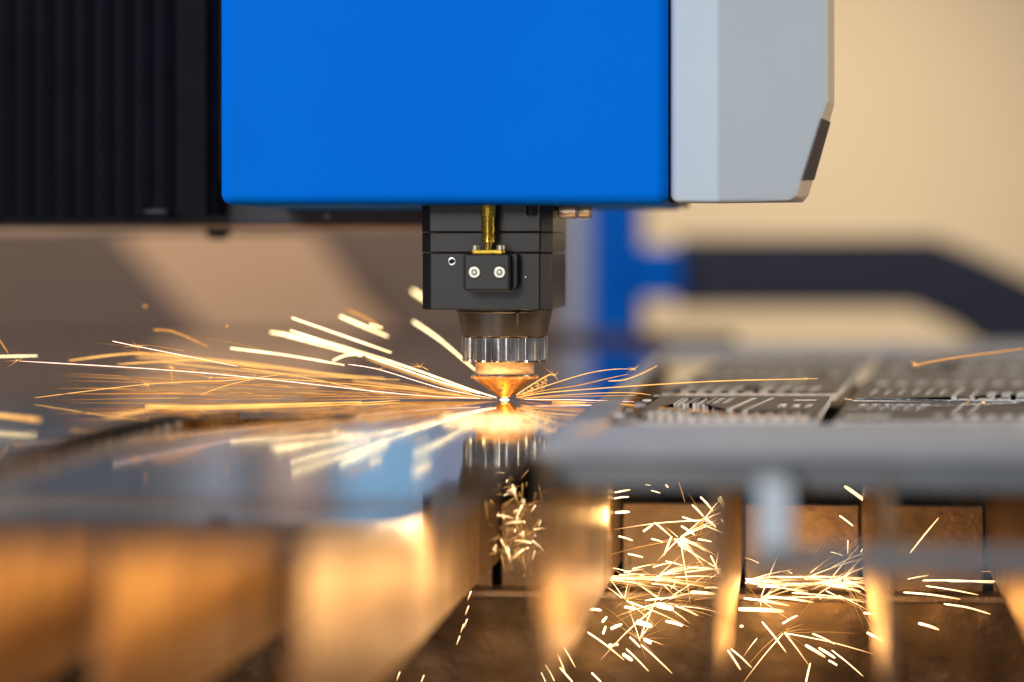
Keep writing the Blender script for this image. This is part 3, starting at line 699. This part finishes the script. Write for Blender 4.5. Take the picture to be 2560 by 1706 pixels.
# curls at the right of the tip
it = []
for k in range(34):
    px = rs.uniform(1300, 1362); py = 988 - (px - 1296) * rs.uniform(0.35, 0.75); L = rs.uniform(10, 22)
    a = atD(px, py, 1325); c = atD(px - L * 0.7, py + L, 1325); m1 = atD(px + rs.uniform(1, 7), py + L * 0.35, 1325)
    if min(a.z, c.z) > 0.3: it.append(([a, m1, c], 0.13))
cloud('curling_sparks', 'tangle of curling sparks right beside the nozzle tip', it, 'yellow_hot')
it = []
for k in range(26):
    px = rs.choice((1480, 1500, 1440, 1460)) + rs.uniform(-20, 20); py = 1060 + (1500 - px) * 0.35 + rs.uniform(-8, 8)
    an = math.radians(rs.uniform(5, 60)); L = rs.uniform(14, 40); a = onz(px, py, 2.2)
    c = atD(px - 1, py, (a - C).dot(F)) + R * (L / 6 * math.cos(an)) - Z * 0.0; c = onz(px + L * math.cos(an), py + L * 0.5 * math.sin(an), 2.2)
    it.append(([a, (a + c) / 2 + Z * 0.3, c], 0.07))
cloud('scattered_sparks', 'small orange sparks scattered on the corner between polished and grey sheet', it, 'yellow_hot')

# sparks under the sheet, between the slats
LB, GB = 'white-hot spark streak flying between the slats under the grey sheet', 'sparks under the grey sheet'
def bay_spark(x0, y0, x1, y1, r, hot='white_hot', D=1318, mid=None):
    a, c = atD(x0, y0, D), atD(x1, y1, D + rs.uniform(-3, 3)); mm = (a + c) / 2 + Z * (c - a).length * rs.uniform(0, 0.035)
    A_ = arc([a, mm, c], 5); rr, hh = prof(len(A_), r, 1.0, 0.35 if (c - a).length > 9 else 0.8, 0.45)
    o = MB().tube(A_, rr, 6, hh).build('spark', M[hot], smooth=True, origin=a); 
    bay = 'beside the polished sheet corner' if x0 < 1840 else ('below the hanging bracket' if x0 < 2215 else 'beyond the hanging bracket')
    ln_ = (c - a).length; look = ('thick short' if ln_ < 12 else 'thick long') if r > 0.75 else ('thin short' if ln_ < 12 else 'thin long')
    zone = 'above the ledge' if max(y0, y1) < 1480 else 'below the ledge'
    tag(o, '%s white-hot spark %s in the pit bay %s' % (look, zone, bay), 'spark', '%s sparks %s, bay %s' % (look, zone, bay))
z6 = lambda x, y: (1300 + x / 1.867, 1100 + y / 1.867)
for (x0, y0, x1, y1, w_) in [   # traced in an enlargement of the pit
    (500, 155, 555, 162, 8), (608, 158, 666, 162, 8), (612, 172, 672, 184, 5), (585, 208, 612, 212, 5), (612, 236, 655, 248, 5), (680, 208, 692, 222, 9), (740, 192, 770, 292, 4),
    (750, 160, 770, 188, 5), (952, 165, 955, 195, 6), (984, 218, 996, 198, 9), (445, 340, 510, 336, 17), (440, 274, 508, 266, 8), (442, 246, 514, 232, 11), (842, 266, 900, 330, 9),
    (804, 304, 856, 356, 7), (758, 360, 824, 382, 10), (752, 402, 815, 444, 12), (925, 272, 975, 356, 5), (934, 264, 966, 314, 14), (862, 364, 916, 408, 12), (858, 398, 970, 446, 5),
    (940, 370, 960, 400, 8), (575, 428, 620, 396, 11), (628, 386, 706, 452, 8), (708, 450, 672, 540, 13), (722, 462, 772, 510, 14), (830, 464, 895, 476, 7), (612, 462, 668, 478, 7),
    (460, 450, 526, 470, 8), (504, 532, 574, 548, 10), (740, 490, 880, 575, 6), (880, 575, 940, 612, 6), (890, 540, 925, 612, 8), (786, 596, 930, 606, 6), (620, 594, 720, 572, 6),
    (680, 566, 770, 590, 6), (320, 790, 380, 796, 17), (385, 850, 405, 826, 14), (388, 905, 400, 870, 16), (425, 882, 475, 860, 20), (488, 780, 538, 788, 17), (545, 850, 615, 870, 32),
    (680, 846, 760, 868, 18), (580, 930, 612, 950, 22), (415, 960, 430, 958, 20), (440, 956, 458, 956, 17), (480, 1000, 524, 1030, 20), (512, 920, 560, 968, 11), (495, 975, 600, 1080, 7),
    (565, 955, 710, 1090, 7), (316, 898, 486, 1028, 8), (725, 775, 830, 820, 9), (795, 712, 915, 720, 20), (862, 690, 930, 692, 11), (585, 750, 720, 735, 10), (640, 770, 715, 790, 36),
    (170, 990, 210, 1085, 8), (195, 955, 258, 1062, 6), (335, 1088, 378, 1130, 10), (185, 1062, 245, 1130, 8), (120, 1050, 160, 1125, 7), (100, 1085, 120, 1132, 6),
    (1020, 790, 1232, 800, 26), (1045, 740, 1255, 774, 15), (1155, 730, 1370, 758, 13), (1130, 850, 1242, 992, 11), (1225, 858, 1294, 820, 12), (1030, 870, 1040, 870, 16),
    (1365, 905, 1470, 955, 10), (1332, 958, 1425, 1014, 18), (1395, 972, 1470, 1018, 16), (1455, 982, 1602, 1104, 6), (1620, 900, 1690, 938, 15), (1605, 808, 1672, 816, 14),
    (1515, 215, 1630, 300, 24), (1492, 354, 1554, 402, 7), (1616, 372, 1650, 440, 6), (1530, 470, 1530, 534, 5), (1450, 524, 1508, 542, 5), (1590, 526, 1620, 476, 5), (1608, 550, 1648, 566, 7),
    (1055, 660, 1270, 605, 5), (1055, 655, 1305, 640, 8), (1200, 642, 1650, 648, 11), (1150, 678, 1345, 682, 9), (1430, 680, 1575, 676, 10), (1440, 680, 1592, 708, 8), (1110, 684, 1345, 706, 6),
    (1270, 714, 1620, 760, 6), (968, 980, 1030, 1074, 12), (985, 976, 1080, 1062, 8), (1335, 1130, 1355, 1042, 11), (1440, 1030, 1480, 1052, 12), (1820, 530, 1954, 364, 6),
    (1880, 656, 2210, 668, 8), (2000, 660, 2300, 662, 10), (1895, 682, 2140, 724, 6), (1790, 712, 2055, 744, 9), (1980, 766, 2196, 814, 8), (1860, 856, 1955, 886, 18), (2155, 614, 2275, 620, 4),
    (1810, 650, 1908, 632, 5)]:
    a, c = z6(x0, y0), z6(x1, y1)
    bay_spark(a[0], a[1], c[0], c[1], max(0.16, w_ / 1.867 / 5.4 / 2 * (0.95 if w_ < 10 else 0.75)), 'white_hot' if w_ > 4.5 else 'yellow_hot')
# dense fans in each bay
BAYS = ((1500, 1808, 'between the two slats beside the polished sheet corner', ((1503, 1445, 80, 0.10), (1640, 1442, 50, 0.35), (1655, 1505, 34, 0.4), (1788, 1428, 24, 0.9), (1700, 1345, 24, 0.9), (1560, 1500, 18, 0.8), (1600, 1600, 14, 0.9), (1760, 1300, 14, 1.2))),
        (1858, 2186, 'in the middle bay below the hanging bracket', ((1862, 1454, 60, 0.07), (2005, 1448, 36, 0.4), (2064, 1464, 22, 0.4), (2108, 1446, 30, 0.8), (1900, 1500, 20, 0.6), (1960, 1580, 14, 0.8))))
for (xs, xe, lab, orig) in BAYS:
    it, it2 = [], []
    for (ox, oy, n, spr) in orig:
        for k in range(n):
            sgn = 1 if (rs.random() < 0.8 or ox < xs + 30) else -1
            an = rs.gauss(0.03, spr); L = rs.expovariate(1 / 75.0) + 16; st = rs.expovariate(1 / 45.0) if spr < 0.5 else rs.uniform(0, 8)
            xa = ox + sgn * st * math.cos(an); ya = oy + st * math.sin(an) + rs.gauss(0, 3); xb = xa + sgn * L * math.cos(an); yb = ya + L * math.sin(an) + L * L * 0.0002
            if not (xs < xa < xe): continue
            f_ = 1.0
            if xb > xe: f_ = (xe - xa) / (xb - xa)
            if xb < xs: f_ = (xs - xa) / (xb - xa)
            xb = xa + (xb - xa) * f_; yb = ya + (yb - ya) * f_
            D = rs.uniform(1300, 1326); D2 = D + rs.uniform(-6, 6)
            thin = rs.random() < 0.6
            (it2 if thin else it).append(([atD(xa, ya, D), atD((xa + xb) / 2, (ya + yb) / 2 - 0.02 * L, D), atD(xb, yb, D2)], rs.uniform(0.05, 0.12) if thin else rs.uniform(0.10, 0.24)))
    cloud('spark_spray', 'dense white-hot spray of sparks ' + lab, it, 'white_hot'); cloud('spark_spray', 'thin yellow sparks streaking through the spray ' + lab, it2, 'yellow_hot')
# falling sparks below the cut, seen past the sheet corner
it, it2 = [], []
for k in range(120):
    oy = rs.choice((1225, 1290, 1345, 1370)); ox = rs.gauss(1285, 36); an = rs.gauss(1.6, 0.25) if rs.random() < 0.35 else rs.uniform(-0.4, 3.4)
    L = min(48, rs.expovariate(1 / 22.0) + 6); px = ox; py = oy + rs.gauss(0, 24); D = rs.uniform(1236, 1275)
    if px < 1190 + max(0, 1290 - py) * 0.6 or px > 1375: continue
    q_ = [atD(px, py, D), atD(px + L * 0.5 * math.cos(an), py + L * 0.5 * math.sin(an) - 0.04 * L, D), atD(px + L * math.cos(an), py + L * math.sin(an), D)]
    if rs.random() < 0.3: it.append((q_, rs.uniform(0.12, 0.32)))
    else: it2.append((q_, rs.uniform(0.05, 0.13)))
for (x, y) in ((1178, 1478), (1172, 1515), (1160, 1560), (1150, 1590), (1168, 1548), (1000, 1680), (1060, 1688), (1190, 1440)): it.append(([atD(x, y, 1290), atD(x - 4, y + 10, 1290), atD(x - 9, y + 24, 1290)], 0.2))
cloud('falling_sparks', 'white-hot sparks falling beneath the corner of the polished sheet', it, 'white_hot')
cloud('falling_sparks', 'thin yellow sparks falling beneath the corner of the polished sheet', it2, 'yellow_hot')

# light given off by the sparks, plus unseen lamps added to fill the bays
WARM = (1.0, 0.44, 0.10)
area('cut_glow', (0, -27, 1.2), (0, 0, 6), 80, 0.085, (1.0, 0.58, 0.22), 3)
area('cut_glow', (4, -30, 2), (2, 0, 40), 30, 0.012, (1.0, 0.58, 0.22), 3)
p = onu(1135, 1308, SLATS[4] + 13); point('pit_glow', p, 0.30, (1.0, 0.66, 0.32), 4)
p = atD(1490, 1450, 1270); point('pit_glow', p, 0.07, (1.0, 0.58, 0.22), 5)
p = atD(1560, 1290, 1290); point('pit_glow', p, 0.03, (1.0, 0.52, 0.16), 4)
p = atD(1700, 1460, 1300); point('pit_glow', p, 0.030, (1.0, 0.55, 0.22), 5)
p = atD(1900, 1470, 1300); point('pit_glow', p, 0.022, (1.0, 0.50, 0.18), 5)
p = atD(2235, 1460, 1260); point('pit_glow', p, 0.012, WARM, 5)
for i in (0, 1, 2, 3, 4):
    for k_, v_ in enumerate((-450, -360, -270, -170)):
        if i == 4 and k_ == 0: continue
        point('pit_glow', (SLATS[i] + 48, v_, -50), 0.06 if i < 4 else 0.08, WARM if i < 4 else (1.0, 0.52, 0.17), 16)  # unseen lamps added along each bay to light the slat faces
    if i < 4: point('pit_glow', (SLATS[i + 1] - 6, -560, -60), 0.035, WARM, 14)  # added in front of the slat ends to lighten them
point('pit_glow', (SLATS[5] + 44, -190, -72), 0.09, WARM, 10)
for (i, du, e_) in ((7, -30, 0.06), (6, 30, 0.05), (8, -30, 0.045)):
    for v_ in (-290, -180, -70): point('pit_glow', (SLATS[i] + du, v_, -85), e_ * (0.5 if v_ < -200 else 0.8), WARM, 8)
p = atD(1560, 1600, 1290); point('pit_glow', p, 0.05, (1.0, 0.62, 0.30), 5)
p = atD(1930, 1600, 1290); point('pit_glow', p, 0.03, (1.0, 0.58, 0.24), 5)
p = onz(1720, 1000, -11); point('pit_glow', p, 0.012, WARM, 3)  # added under the cut panels to warm their hole walls
p = onz(2210, 1030, -11); point('pit_glow', p, 0.010, WARM, 3)
